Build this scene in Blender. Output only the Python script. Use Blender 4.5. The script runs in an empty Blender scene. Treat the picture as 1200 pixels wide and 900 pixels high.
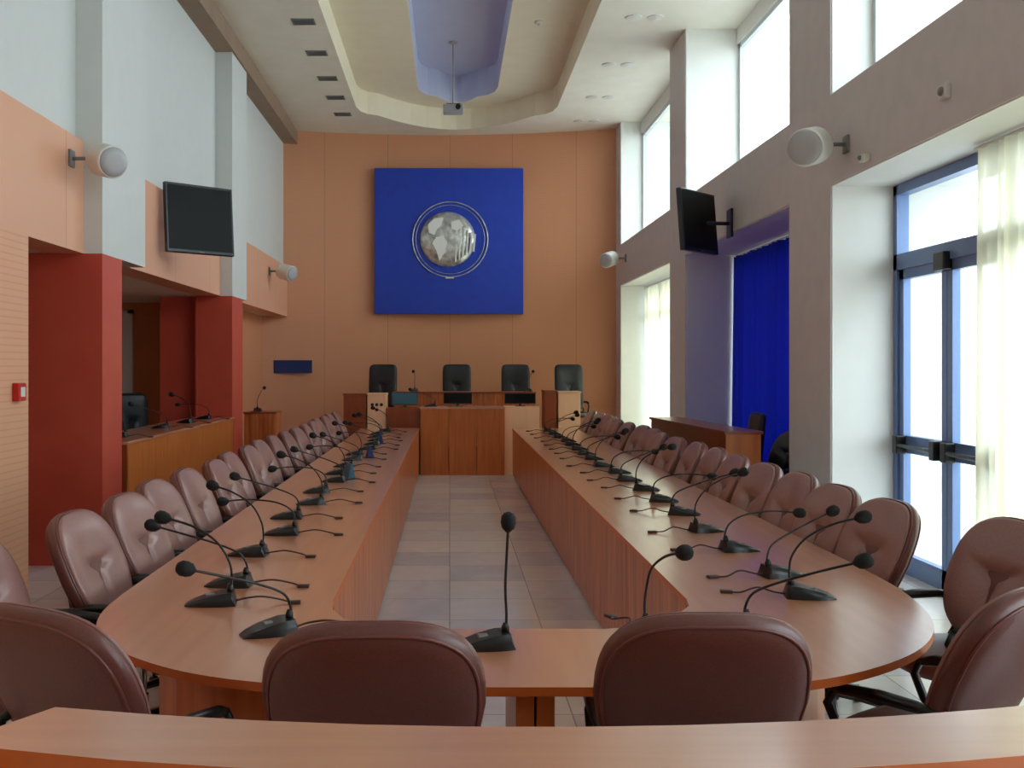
import bpy, bmesh, math, random
from mathutils import Vector, Matrix
random.seed(7)
PI = math.pi
SC = bpy.context.scene
COL = SC.collection

# ------------------------------------------------------------------ camera
F = 1150.0                                   # focal length in pixels of the 1200 px wide frame
cam_d = bpy.data.cameras.new('camera'); cam = bpy.data.objects.new('camera', cam_d); COL.objects.link(cam)
cam.location = (0, 0, 1.7); cam.rotation_euler = (PI/2, 0, 0)
cam_d.sensor_width = 36; cam_d.lens = F/1200*36
cam_d.shift_x = 73/1200; cam_d.shift_y = -20/1200
cam_d.clip_start = .05; cam_d.clip_end = 300
SC.camera = cam
# ------------------------------------------------------------------ world, light, exposure
WORLD = 9.0
w = bpy.data.worlds.new('world'); SC.world = w; w.use_nodes = True
nt = w.node_tree; nt.nodes.clear()
wo = nt.nodes.new('ShaderNodeOutputWorld'); wb = nt.nodes.new('ShaderNodeBackground')
wb.inputs[0].default_value = (.88, .96, 1.0, 1); wb.inputs[1].default_value = WORLD
nt.links.new(wb.outputs[0], wo.inputs[0])
SC.view_settings.view_transform = 'Standard'; SC.view_settings.look = 'None'
SC.view_settings.exposure = -0.5; SC.view_settings.gamma = 1.0; SC.view_settings.use_curve_mapping = False
SC.cycles.max_bounces = 10; SC.cycles.diffuse_bounces = 7; SC.cycles.glossy_bounces = 4
SC.cycles.transparent_max_bounces = 12; SC.cycles.sample_clamp_indirect = 8
SC.cycles.caustics_reflective = False; SC.cycles.caustics_refractive = False
XR = 3.18                                    # inner face of the window wall
XO = 4.30                                    # outer face
BAYS = [(-.93, 3.15), (4.12, 8.2), (9.19, 13.25), (14.18, 18.28)]   # openings along the window wall
for i, (a, b) in enumerate(BAYS):            # sky portals: they give no light, they only guide the sampling
    for z0, z1 in ((.0, 3.22), (3.97, 6.22)):
        l = bpy.data.lights.new('window_portal', 'AREA'); l.shape = 'RECTANGLE'
        l.size = z1-z0; l.size_y = b-a; l.cycles.is_portal = True
        o = bpy.data.objects.new('window_portal', l); COL.objects.link(o)
        o.location = (XO+.02, (a+b)/2, (z0+z1)/2); o.rotation_euler = (0, PI/2, 0)

# ------------------------------------------------------------------ materials
def srgb(r, g, b):
    f = lambda c: (c/255/12.92) if c/255 <= .04045 else ((c/255+.055)/1.055)**2.4
    return (f(r), f(g), f(b), 1)
def mat(name, col, rough=.5, metal=0, spec=.5, coat=0):
    m = bpy.data.materials.new(name); m.use_nodes = True
    p = m.node_tree.nodes['Principled BSDF']
    p.inputs['Base Color'].default_value = col
    p.inputs['Roughness'].default_value = rough; p.inputs['Metallic'].default_value = metal
    p.inputs['Coat Roughness'].default_value = max(.1, rough*.65); p.inputs['Specular IOR Level'].default_value = spec; p.inputs['Coat Weight'].default_value = coat
    return m
def N(m, t, **kw):
    n = m.node_tree.nodes.new(t)
    for k, v in kw.items():
        if k in n.inputs: n.inputs[k].default_value = v
        else: setattr(n, k, v)
    return n
def L(m, a, b): m.node_tree.links.new(a, b)
def bump(m, src, dist=.002, strength=.5):
    b = N(m, 'ShaderNodeBump', Distance=dist, Strength=strength)
    L(m, src, b.inputs['Height']); L(m, b.outputs[0], m.node_tree.nodes['Principled BSDF'].inputs['Normal'])
def objco(m, scale=(1, 1, 1), rot=(0, 0, 0), coord='Object'):
    t = N(m, 'ShaderNodeTexCoord'); mp = N(m, 'ShaderNodeMapping')
    mp.inputs['Scale'].default_value = scale; mp.inputs['Rotation'].default_value = rot
    L(m, t.outputs[coord], mp.inputs[0]); return mp.outputs[0]
def noise_mat(name, c1, c2, scale=(3, 3, 3), nscale=4, rough=.5, bmp=0, spec=.5, coat=0, detail=4):
    m = mat(name, c1, rough, 0, spec, coat)
    n = N(m, 'ShaderNodeTexNoise', Scale=nscale, Detail=detail); L(m, objco(m, scale), n.inputs['Vector'])
    r = N(m, 'ShaderNodeValToRGB'); r.color_ramp.elements[0].color = c1; r.color_ramp.elements[1].color = c2
    r.color_ramp.elements[0].position = .35; r.color_ramp.elements[1].position = .65
    L(m, n.outputs['Fac'], r.inputs[0]); L(m, r.outputs[0], m.node_tree.nodes['Principled BSDF'].inputs['Base Color'])
    if bmp: bump(m, n.outputs['Fac'], bmp)
    return m
def wood(name, c1, c2, rough=.35, axis='z', coat=.15, spec=.5):
    sc = {'z': (9, 9, .7), 'y': (9, .6, 9), 'x': (.6, 9, 9)}[axis]
    return noise_mat(name, c1, c2, sc, 2.2, rough, .0003, spec, coat, 6)
M = {}
M['white'] = noise_mat('white_paint', srgb(224, 225, 221), srgb(226, 227, 223), nscale=2, rough=.6)
M['shaded_wall'] = noise_mat('shaded_wall_paint', srgb(206, 202, 203), srgb(211, 207, 207), nscale=2, rough=.6)  # dim backlit look of the window wall put into the paint
M['ceil'] = noise_mat('ceiling_paint', srgb(226, 222, 208), srgb(231, 227, 214), nscale=1, rough=.7)
M['cream'] = noise_mat('cream_paint', srgb(232, 223, 200), srgb(235, 227, 205), nscale=1, rough=.7)
M['laven'] = noise_mat('lavender_paint', srgb(196, 202, 230), srgb(200, 206, 233), nscale=1, rough=.7)
M['beam'] = noise_mat('beam_shade_paint', srgb(142, 118, 100), srgb(150, 126, 106), nscale=1, rough=.7)  # brown shade along the ceiling edge painted into the beam colour
M['wallwhite'] = noise_mat('off_white_paint', srgb(204, 207, 205), srgb(206, 209, 207), nscale=2, rough=.6)
M['soffit'] = noise_mat('soffit_paint', srgb(225, 212, 206), srgb(229, 216, 210), nscale=1, rough=.7)
M['red'] = noise_mat('red_paint', srgb(190, 72, 54), srgb(196, 78, 59), nscale=1, rough=.45)
def panelled(name, c1, c2, hscale, vaxis, seam=1.22, rough=.45):
    """fine grooved acoustic board: tight horizontal grooves plus wide vertical joints, all in the material"""
    m = mat(name, c1, rough)
    n = N(m, 'ShaderNodeTexNoise', Scale=1.5, Detail=4); L(m, objco(m, (1, 1, .4)), n.inputs['Vector'])
    mix = N(m, 'ShaderNodeMixRGB'); mix.inputs[1].default_value = c1; mix.inputs[2].default_value = c2
    L(m, n.outputs['Fac'], mix.inputs[0])
    t = N(m, 'ShaderNodeTexCoord'); s = N(m, 'ShaderNodeSeparateXYZ'); L(m, t.outputs['Object'], s.inputs[0])
    def groove(src, period, width):
        d = N(m, 'ShaderNodeMath', operation='DIVIDE'); L(m, src, d.inputs[0]); d.inputs[1].default_value = period
        f = N(m, 'ShaderNodeMath', operation='FRACT'); L(m, d.outputs[0], f.inputs[0])
        g = N(m, 'ShaderNodeMath', operation='LESS_THAN'); L(m, f.outputs[0], g.inputs[0]); g.inputs[1].default_value = width/period
        return g.outputs[0]
    g2 = groove(s.outputs[{'x': 0, 'y': 1}[vaxis]], seam, .012)
    fac = g2
    if hscale:
        g1 = groove(s.outputs[2], hscale, hscale*.22)
        k = N(m, 'ShaderNodeMath', operation='MULTIPLY'); L(m, g1, k.inputs[0]); k.inputs[1].default_value = .38
        mx = N(m, 'ShaderNodeMath', operation='MAXIMUM'); L(m, k.outputs[0], mx.inputs[0]); L(m, g2, mx.inputs[1]); fac = mx.outputs[0]
    k2 = N(m, 'ShaderNodeMath', operation='MULTIPLY'); L(m, fac, k2.inputs[0]); k2.inputs[1].default_value = .45
    dk = N(m, 'ShaderNodeMixRGB'); dk.inputs[2].default_value = (c1[0]*.3, c1[1]*.25, c1[2]*.2, 1)
    L(m, k2.outputs[0], dk.inputs[0]); L(m, mix.outputs[0], dk.inputs[1])
    L(m, dk.outputs[0], m.node_tree.nodes['Principled BSDF'].inputs['Base Color'])
    return m
M['backwall'] = panelled('orange_grooved_board_back', srgb(208, 146, 110), srgb(200, 138, 100), .03, 'x')
M['perf'] = panelled('orange_grooved_board_side', srgb(222, 164, 130), srgb(217, 158, 124), .05, 'y')
M['peach'] = panelled('peach_board', srgb(222, 166, 136), srgb(217, 160, 130), 0, 'y', 1.6)
M['brownwall'] = noise_mat('brown_wall', srgb(206, 140, 92), srgb(210, 144, 96), nscale=1)
M['desk'] = wood('desk_laminate', srgb(200, 132, 98), srgb(208, 141, 106), .3, 'y', 1.0, .8)
M['deskx'] = wood('ledge_laminate', srgb(196, 128, 94), srgb(204, 137, 102), .32, 'x', 1.0, .8)
for k_ in ('desk', 'deskx'): M[k_].node_tree.nodes['Principled BSDF'].inputs['Coat IOR'].default_value = 1.8
M['pale_silver'] = mat('pale_silver', srgb(232, 234, 230), .3, .25)
M['panel'] = wood('panel_laminate', srgb(158, 78, 34), srgb(206, 118, 64), .3, 'z', .15)
M['panel_dark'] = wood('panel_laminate_dark', srgb(140, 62, 28), srgb(152, 72, 34), .3, 'z', .15)
M['honey'] = wood('honey_laminate', srgb(186, 98, 42), srgb(204, 116, 54), .35, 'z', .1)
M['litwood'] = wood('lit_laminate', srgb(248, 198, 158), srgb(250, 204, 166), .3, 'z', .1)  # paler laminate: gloss and lit faces at the rostrum painted in
M['edge'] = mat('orange_edge_band', srgb(196, 98, 38), .35)
M['leather'] = noise_mat('brown_leather', srgb(96, 51, 44), srgb(108, 58, 50), nscale=60, rough=.42, bmp=.0006, spec=.55, coat=.12)
M['leather_sheen'] = noise_mat('brown_leather_sheen', srgb(140, 98, 92), srgb(152, 108, 101), nscale=40, rough=.36, bmp=.0006, spec=.7, coat=.25)  # same leather made paler and greyer: window sheen on chair fronts painted in
M['piping'] = mat('leather_piping', srgb(112, 58, 51), .35)
M['blackleather'] = noise_mat('black_leather', srgb(22, 24, 28), srgb(28, 30, 34), nscale=40, rough=.4, bmp=.0005)
M['black'] = mat('black_plastic', srgb(20, 20, 22), .32)
M['matt'] = mat('black_foam', srgb(16, 16, 17), .85)
M['neck'] = mat('gooseneck_metal', srgb(34, 30, 30), .35, .3)
M['cable'] = mat('cable_rubber', srgb(60, 34, 28), .5)
M['chrome'] = mat('chrome', srgb(200, 202, 206), .15, 1)
M['alu'] = mat('brushed_steel', srgb(150, 152, 156), .3, 1)
M['silver'] = noise_mat('silver_relief', srgb(170, 172, 168), srgb(226, 228, 224), nscale=3, rough=.3, bmp=.02)
M['silver'].node_tree.nodes['Principled BSDF'].inputs['Metallic'].default_value = .6
M['blue'] = noise_mat('royal_blue_board', srgb(12, 52, 168), srgb(14, 57, 176), nscale=2, rough=.5)
M['bluesign'] = mat('blue_sign', srgb(26, 52, 110), .4)
M['frame'] = mat('blue_grey_aluminium', srgb(104, 128, 172), .35, .2)
M['wframe'] = mat('white_aluminium', srgb(206, 212, 214), .4)
M['plastic'] = mat('white_plastic', srgb(214, 214, 208), .4)
M['lampglass'] = mat('frosted_lamp_glass', srgb(245, 245, 240), .2)
M['projgrey'] = mat('pale_grey_plastic', srgb(168, 168, 172), .4)
M['grey'] = mat('grey_plastic', srgb(120, 122, 120), .45)
M['redplastic'] = mat('red_plastic', srgb(190, 28, 22), .35)
M['screen'] = mat('dark_screen', srgb(14, 14, 15), .4, 0, .15)
M['blueglint'] = mat('blue_glint', srgb(30, 62, 130), .5)  # blue reflection off the microphone bases, as a plain colour
M['tealmatt'] = mat('teal_matt', srgb(42, 92, 112), .5)
M['pave'] = noise_mat('pale_paving', srgb(190, 188, 182), srgb(200, 198, 190), nscale=1, rough=.8)
m = M['floor'] = mat('marble_tile', srgb(170, 155, 145), .18, 0, .5)
br = N(m, 'ShaderNodeTexBrick', offset=0.0, squash=1.0); br.inputs['Scale'].default_value = 1
br.inputs['Brick Width'].default_value = .6; br.inputs['Row Height'].default_value = .6
br.inputs['Mortar Size'].default_value = .004; br.inputs['Bias'].default_value = 0
br.inputs['Color1'].default_value = srgb(224, 216, 208); br.inputs['Color2'].default_value = srgb(198, 194, 198)
br.inputs['Mortar'].default_value = srgb(165, 155, 150)
L(m, objco(m), br.inputs['Vector'])
nz = N(m, 'ShaderNodeTexNoise', Scale=3.5, Detail=8, Distortion=1.2); L(m, objco(m), nz.inputs['Vector'])
mx = N(m, 'ShaderNodeMixRGB', blend_type='OVERLAY'); mx.inputs[0].default_value = .25
L(m, br.outputs['Color'], mx.inputs[1]); L(m, nz.outputs['Fac'], mx.inputs[2])
L(m, mx.outputs[0], m.node_tree.nodes['Principled BSDF'].inputs['Base Color'])
def glassmat():
    m = bpy.data.materials.new('window_glass'); m.use_nodes = True; t = m.node_tree; t.nodes.clear()
    o = t.nodes.new('ShaderNodeOutputMaterial'); mx = t.nodes.new('ShaderNodeMixShader')
    tr = t.nodes.new('ShaderNodeBsdfTransparent'); gl = t.nodes.new('ShaderNodeBsdfGlossy'); gl.inputs['Roughness'].default_value = .02
    tr.inputs[0].default_value = (.93, .97, .98, 1)
    fr = t.nodes.new('ShaderNodeLayerWeight'); fr.inputs[0].default_value = .5
    pw = t.nodes.new('ShaderNodeMath'); pw.operation = 'POWER'; pw.inputs[1].default_value = 5
    ad = t.nodes.new('ShaderNodeMath'); ad.operation = 'MULTIPLY_ADD'; ad.inputs[1].default_value = .5; ad.inputs[2].default_value = .03
    t.links.new(fr.outputs['Facing'], pw.inputs[0]); t.links.new(pw.outputs[0], ad.inputs[0])
    t.links.new(ad.outputs[0], mx.inputs[0]); t.links.new(tr.outputs[0], mx.inputs[1]); t.links.new(gl.outputs[0], mx.inputs[2])
    t.links.new(mx.outputs[0], o.inputs[0]); return m
M['glass'] = glassmat()
def clothmat(name, col, see, trans):
    m = bpy.data.materials.new(name); m.use_nodes = True; t = m.node_tree; t.nodes.clear()
    o = t.nodes.new('ShaderNodeOutputMaterial'); m1 = t.nodes.new('ShaderNodeMixShader'); m2 = t.nodes.new('ShaderNodeMixShader')
    d = t.nodes.new('ShaderNodeBsdfDiffuse'); tl = t.nodes.new('ShaderNodeBsdfTranslucent'); tr = t.nodes.new('ShaderNodeBsdfTransparent')
    d.inputs[0].default_value = col; tl.inputs[0].default_value = col
    wv = t.nodes.new('ShaderNodeTexNoise'); wv.inputs['Scale'].default_value = 400
    m1.inputs[0].default_value = trans; m2.inputs[0].default_value = see
    t.links.new(d.outputs[0], m1.inputs[1]); t.links.new(tl.outputs[0], m1.inputs[2])
    t.links.new(m1.outputs[0], m2.inputs[1]); t.links.new(tr.outputs[0], m2.inputs[2]); t.links.new(m2.outputs[0], o.inputs[0])
    bp = t.nodes.new('ShaderNodeBump'); bp.inputs['Strength'].default_value = .2; bp.inputs['Distance'].default_value = .001
    t.links.new(wv.outputs['Fac'], bp.inputs['Height']); t.links.new(bp.outputs[0], d.inputs['Normal'])
    return m
M['sheer'] = clothmat('sheer_cream_cloth', srgb(252, 249, 230), .3, .8)
M['bluecloth'] = clothmat('blue_cloth', srgb(58, 80, 206), .0, .3)
M['blind'] = clothmat('white_blind_cloth', srgb(246, 248, 246), .15, .7)

# ------------------------------------------------------------------ mesh helpers
def xf(bm, vs, loc=(0, 0, 0), rot=None):
    if rot is not None:
        R_ = rot if isinstance(rot, Matrix) else Matrix.Rotation(rot[2], 4, 'Z') @ Matrix.Rotation(rot[1], 4, 'Y') @ Matrix.Rotation(rot[0], 4, 'X')
        bmesh.ops.transform(bm, matrix=R_.to_4x4(), verts=vs)
    bmesh.ops.translate(bm, vec=Vector(loc), verts=vs)
def box(bm, x0, x1, y0, y1, z0, z1, mi=0, bev=0):
    g = bmesh.ops.create_cube(bm, size=1); vs = g['verts']
    for v in vs:
        v.co = Vector(((x0+x1)/2+v.co.x*(x1-x0), (y0+y1)/2+v.co.y*(y1-y0), (z0+z1)/2+v.co.z*(z1-z0)))
    fs = {f for v in vs for f in v.link_faces}
    for f in fs: f.material_index = mi
    if bev:
        es = list({e for v in vs for e in v.link_edges})
        r = bmesh.ops.bevel(bm, geom=es, offset=bev, segments=2, affect='EDGES', profile=.5)
        for f in r['faces']: f.material_index = mi
    return bm
def tube(bm, pts, r, seg=8, caps=True, mi=0):
    pts = [Vector(p) for p in pts]; n = len(pts)
    rs = r if isinstance(r, (list, tuple)) else [r]*n
    rings = []; up = None
    for i, p in enumerate(pts):
        t = (pts[min(i+1, n-1)]-pts[max(i-1, 0)]).normalized()
        if up is None:
            up = Vector((0, 0, 1)) if abs(t.z) < .9 else Vector((0, 1, 0))
        a = t.cross(up).normalized(); up = a.cross(t).normalized()
        rings.append([bm.verts.new(p+(a*math.cos(2*PI*k/seg)+up*math.sin(2*PI*k/seg))*rs[i]) for k in range(seg)])
    for i in range(n-1):
        for k in range(seg):
            f = bm.faces.new((rings[i][k], rings[i][(k+1) % seg], rings[i+1][(k+1) % seg], rings[i+1][k])); f.material_index = mi
    if caps:
        f = bm.faces.new(rings[0]); f.material_index = mi; f = bm.faces.new(rings[-1][::-1]); f.material_index = mi
    return bm
def loop_tube(bm, pts, r, seg=6):
    pts = [Vector(p) for p in pts]; n = len(pts); rings = []
    c = sum(pts, Vector())/n
    for i, p in enumerate(pts):
        t = (pts[(i+1) % n]-pts[i-1]).normalized(); out = (p-c); out = (out-t*out.dot(t)).normalized(); b = t.cross(out)
        rings.append([bm.verts.new(p+(out*math.cos(2*PI*k/seg)+b*math.sin(2*PI*k/seg))*r) for k in range(seg)])
    for i in range(n):
        j = (i+1) % n
        for k in range(seg): bm.faces.new((rings[i][k], rings[j][k], rings[j][(k+1) % seg], rings[i][(k+1) % seg]))
def lathe(bm, prof, seg=20, loc=(0, 0, 0), rot=None, mi=0):
    rings = [[bm.verts.new((r*math.cos(2*PI*k/seg), r*math.sin(2*PI*k/seg), z)) for k in range(seg)] for r, z in prof]
    for i in range(len(rings)-1):
        for k in range(seg):
            f = bm.faces.new((rings[i][k], rings[i][(k+1) % seg], rings[i+1][(k+1) % seg], rings[i+1][k])); f.material_index = mi
    f = bm.faces.new(rings[0][::-1]); f.material_index = mi; f = bm.faces.new(rings[-1]); f.material_index = mi
    xf(bm, [v for r in rings for v in r], loc, rot)
def prism(bm, poly, z0, z1, mi=0, side_mi=None):
    """vertical prism over a polygon that may be concave"""
    b = [bm.verts.new((x, y, z0)) for x, y in poly]; t = [bm.verts.new((x, y, z1)) for x, y in poly]
    n = len(poly)
    f1 = bm.faces.new(t); f2 = bm.faces.new(b[::-1]); f1.material_index = f2.material_index = mi
    for i in range(n):
        f = bm.faces.new((b[i], b[(i+1) % n], t[(i+1) % n], t[i])); f.material_index = mi if side_mi is None else side_mi
def ribbon(bm, pts, z0, z1, th):
    """upright panel of thickness th that follows a plan polyline"""
    P = [Vector((x, y)) for x, y in pts]; n = len(P); A = []; B = []
    for i in range(n):
        t = (P[min(i+1, n-1)]-P[max(i-1, 0)]).normalized(); nn = Vector((-t.y, t.x))
        A.append(P[i]+nn*th/2); B.append(P[i]-nn*th/2)
    prism(bm, [tuple(p) for p in A]+[tuple(p) for p in B[::-1]], z0, z1)
def obj(name, bm, mats, parent=None, smooth=False, loc=None, rotz=None):
    bmesh.ops.recalc_face_normals(bm, faces=bm.faces[:])
    me = bpy.data.meshes.new(name); bm.to_mesh(me); bm.free()
    for x in (mats if isinstance(mats, (list, tuple)) else [mats]): me.materials.append(M[x])
    if smooth:
        for p in me.polygons: p.use_smooth = True
        if smooth == 'auto':
            me.set_sharp_from_angle(angle=math.radians(38))
    o = bpy.data.objects.new(name, me); COL.objects.link(o)
    if parent: o.parent = parent
    if loc: o.location = loc
    if rotz is not None: o.rotation_euler = (0, 0, rotz)
    return o
def B(): return bmesh.new()
def tag(o, label, cat, group=None, kind=None):
    o['label'] = label; o['category'] = cat
    if group: o['group'] = group
    if kind: o['kind'] = kind
    return o
def thing(name, label, cat, loc=(0, 0, 0), rotz=0, group=None):
    o = bpy.data.objects.new(name, None); COL.objects.link(o); o.empty_display_size = .1
    o.location = loc; o.rotation_euler = (0, 0, rotz)
    return tag(o, label, cat, group)
def struct(name, bm, mats, label=None, smooth=False):
    o = obj(name, bm, mats, None, smooth); o['kind'] = 'structure'
    if label: o['label'] = label
    return o
def copy_tree(o, parent=None):
    c = o.copy(); COL.objects.link(c)
    if parent: c.parent = parent
    for ch in list(o.children): copy_tree(ch, c)
    return c
ORD = ['first', 'second', 'third', 'fourth', 'fifth', 'sixth', 'seventh', 'eighth', 'ninth', 'tenth', 'eleventh', 'twelfth',
       'thirteenth', 'fourteenth', 'fifteenth', 'sixteenth', 'seventeenth', 'eighteenth', 'nineteenth', 'twentieth']

# ================================================================== the setting
ZC = 6.26; YB = 18.76; YF = -3.0
b = B(); box(b, -7.2, XO, YF-.2, 19.9, -.2, 0); struct('floor', b, 'floor', 'polished beige and grey marble tile floor')
b = B(); box(b, XO, 30, -20, 40, -.3, -.04); struct('terrace_paving', b, 'pave', 'pale paving outside the window wall')
# window wall
b = B()
ys = [YF]+[v for a in BAYS for v in a]+[19.6]
for i in range(0, len(ys), 2): box(b, XR, XO, ys[i], ys[i+1], 0, ZC+.3)
for a, c in BAYS: box(b, XR, XO, a, c, 3.22, 3.97)
struct('wall_right', b, 'shaded_wall', 'painted window wall with tall piers and a deep band between two window rows')
# reveal linings: boards added in white for the window light on the reveals
b = B()
for a, c in BAYS:
    for z0, z1 in ((0, 3.22), (3.97, ZC)):
        box(b, XR+.012, XO-.01, a, a+.012, z0, z1); box(b, XR+.012, XO-.01, c-.012, c, z0, z1)
        if z1 < 4: box(b, XR+.012, XO-.01, a, c, z1-.012, z1)
        else: box(b, XR+.012, XO-.01, a, c, z0, z0+.012)
struct('trim_1', b, 'white', 'added lining boards, painted white for the window light in the recesses')
# curved rear wall
def backarc(n=28, y0=YB, d=.55, x0=-3.59, x1=XR+.02):
    out = []
    for i in range(n+1):
        x = x0+(x1-x0)*i/n; u = (x-(x0+x1)/2)/((x1-x0)/2)
        out.append((x, y0+d*(1-u*u)))
    return out
arc = backarc()
b = B(); prism(b, arc+[(XR+.02, 19.9), (-3.59, 19.9)], 0, ZC+.3); struct('wall_back', b, 'backwall', 'orange grooved timber wall curving behind the rostrum')
# left side
b = B()
box(b, -3.5, -3.2, YF, 19.3, 3.63, 6.0)
box(b, -3.4, -2.97, 8.39, 9.57, 2.67, 6.0); box(b, -3.4, -2.97, 13.4, 14.35, 2.67, 6.0)
box(b, -3.4, -2.97, 3.38, 4.4, 2.67, 6.0)
struct('wall_left', b, 'wallwhite', 'white upper wall with square pilasters')
b = B()
for y0, y1 in ((YF, 3.38), (4.4, 8.39), (9.57, 13.4), (14.35, 19.3)): box(b, -3.45, -3.13, y0, y1, 2.67, 3.63)
struct('trim_2', b, 'peach', 'peach timber bulkhead band below the white wall')
b = B(); box(b, -3.5, -3.13, YF, 7.29, 0, 2.67); struct('wall_left_lower', b, 'perf', 'peach grooved board wall at the near left')
b = B(); box(b, -3.9, -3.59, 14.08, 19.4, 0, 2.8); struct('wall_left_rear', b, 'backwall', 'orange grooved board wall under the rear bulkhead')
b = B(); box(b, -7.0, -3.3, 7.0, 15.1, 2.675, 2.9); box(b, -3.6, -3.3, 15.1, 19.3, 2.675, 2.9)
struct('ceiling_alcove', b, 'soffit', 'low grey ceiling of the side alcove')
b = B(); box(b, -7.0, -3.9, 14.9, 15.1, 0, 2.8); struct('wall_alcove_end', b, 'brownwall')
b = B(); box(b, -7.1, -6.9, 7.0, 15.1, 0, 2.7); box(b, -7.0, -3.5, 7.0, 7.2, 0, 2.8); struct('wall_alcove_back', b, 'brownwall')
b = B(); box(b, -4.12, -2.97, 8.39, 8.89, 0, 2.67); struct('column_red', b, 'red', 'tall brick red square column at the near left')
b = B(); box(b, -3.45, -2.97, 13.4, 14.08, 0, 2.67); box(b, -3.47, -3.44, 13.39, 13.41, 0, 2.67)
struct('column_red.001', b, 'red', 'brick red column beyond the wooden counter')
b = B(); box(b, -4.02, -3.45, 13.62, 13.9, 0, 2.67); struct('wall_alcove_red', b, 'red')
b = B(); box(b, -5.6, -4.88, 14.86, 14.9, 0, 2.5); box(b, -5.68, -5.6, 14.84, 14.9, 0, 2.56); box(b, -4.88, -4.8, 14.84, 14.9, 0, 2.56); box(b, -5.68, -4.8, 14.84, 14.9, 2.5, 2.56)
struct('door_2', b, 'white', 'white door at the end of the alcove')
# near end wall behind the viewer
b = B(); box(b, -3.5, XO, YF-.2, YF, 0, ZC+.3); struct('wall_front', b, 'white')
# ceiling with a double oval recess
def tray(x0, x1, yc, ytip, ynear, n=10):
    cx = (x0+x1)/2; hw = (x1-x0)/2; pts = [(x0, ynear)]
    k = .35
    pts.append((x0, yc-k))
    pts.append((x0+.05, yc-.05)); pts.append((x0+.16, yc+.14))
    for i in range(n+1):
        u = -1+2*i/n; x = cx+u*(hw-.34); pts.append((x, yc+.24+(ytip-yc-.24)*(1-u*u)))
    pts.append((x1-.16, yc+.14)); pts.append((x1-.05, yc-.05)); pts.append((x1, yc-k)); pts.append((x1, ynear))
    return pts
T1 = tray(-1.64, 1.89, 17.55, 18.85, -1.5); T2 = tray(-.565, .854, 17.75, 18.4, -.6)
def plate(bm, outer, hole, z, mi):
    e = []
    for poly in (outer, hole):
        vs = [bm.verts.new((x, y, z)) for x, y in poly]
        e += [bm.edges.new((vs[i], vs[(i+1) % len(vs)])) for i in range(len(vs))]
    r = bmesh.ops.triangle_fill(bm, edges=e, use_beauty=True)
    for f in r['geom']:
        if isinstance(f, bmesh.types.BMFace): f.material_index = mi
def fence(bm, poly, z0, z1, mi):
    for i in range(len(poly)):
        p, q = poly[i], poly[(i+1) % len(poly)]
        f = bm.faces.new([bm.verts.new(c) for c in ((*p, z0), (*q, z0), (*q, z1), (*p, z1))]); f.material_index = mi
b = B(); plate(b, [(-2.94, YF), (XO, YF), (XO, 19.6), (-2.94, 19.6)], T1, ZC, 0)
fence(b, T1, ZC, ZC+.40, 1); 
b2 = [(x*1.0, y) for x, y in T1]
plate(b, b2, T2, ZC+.40, 1); fence(b, T2, ZC+.40, ZC+.9, 2)
f = b.faces.new([b.verts.new((x, y, ZC+.9)) for x, y in T2]); f.material_index = 2
ce = obj('ceiling', b, ['ceil', 'cream', 'laven']); ce['kind'] = 'structure'; ce['label'] = 'cream ceiling with a long stepped recess and lavender inner trough'
b = B(); box(b, -3.6, XO+.1, YF-.2, 19.9, ZC+1.0, ZC+1.2)
box(b, -3.6, -3.45, YF-.2, 19.9, 6.0, ZC+1.05); box(b, XO-.02, XO+.1, YF-.2, 19.9, ZC+.02, ZC+1.05)
box(b, -3.6, XO, 19.7, 19.9, ZC, ZC+1.05); box(b, -3.6, XO, YF-.2, YF, ZC, ZC+1.05)
struct('roof_slab', b, 'white')
b = B(); box(b, -3.5, -2.94, YF, 19.4, 6.0, ZC+.02); struct('trim_3', b, 'beam', 'edge beam where the ceiling meets the left wall, brown shade painted in')

# windows ------------------------------------------------------------
wn = [0]
def window(y0, y1, z0, z1, x, mull, mname='wframe', fr=.06, trans=None):
    wn[0] += 1
    b = B(); d = .03
    box(b, x-d, x+d, y0, y1, z0, z0+fr); box(b, x-d, x+d, y0, y1, z1-fr, z1)
    box(b, x-d, x+d, y0, y0+fr, z0, z1); box(b, x-d, x+d, y1-fr, y1, z0, z1)
    for yy in mull: box(b, x-d, x+d, yy-.03, yy+.03, z0, z1)
    for zz in (trans or []): box(b, x-d, x+d, y0, y1, zz-.03, zz+.03)
    o = obj('window_%d' % wn[0], b, mname); o['kind'] = 'structure'
    b = B(); box(b, x-.004, x+.004, y0+fr*.5, y1-fr*.5, z0+fr*.5, z1-fr*.5); obj('pane', b, 'glass', o)
    return o
UX = [3.6, 3.56, 3.93, 3.62]
for (a, c), x in zip(BAYS, UX):
    b = B()
    # head board above the glass
    box(b, x-.06, x+.06, a, c, 6.05, ZC); struct('trim_4', b, 'white')
    window(a+.01, c-.01, 3.98, 6.05, x, [])
for k, (a, c) in enumerate(BAYS):
    if k == 1: continue
    window(a+.01, c-.01, .01, 3.2, [3.9, 0, 4.12, 3.75][k], [a+(c-a)/3, a+2*(c-a)/3], 'frame', .07, [2.65])
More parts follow.
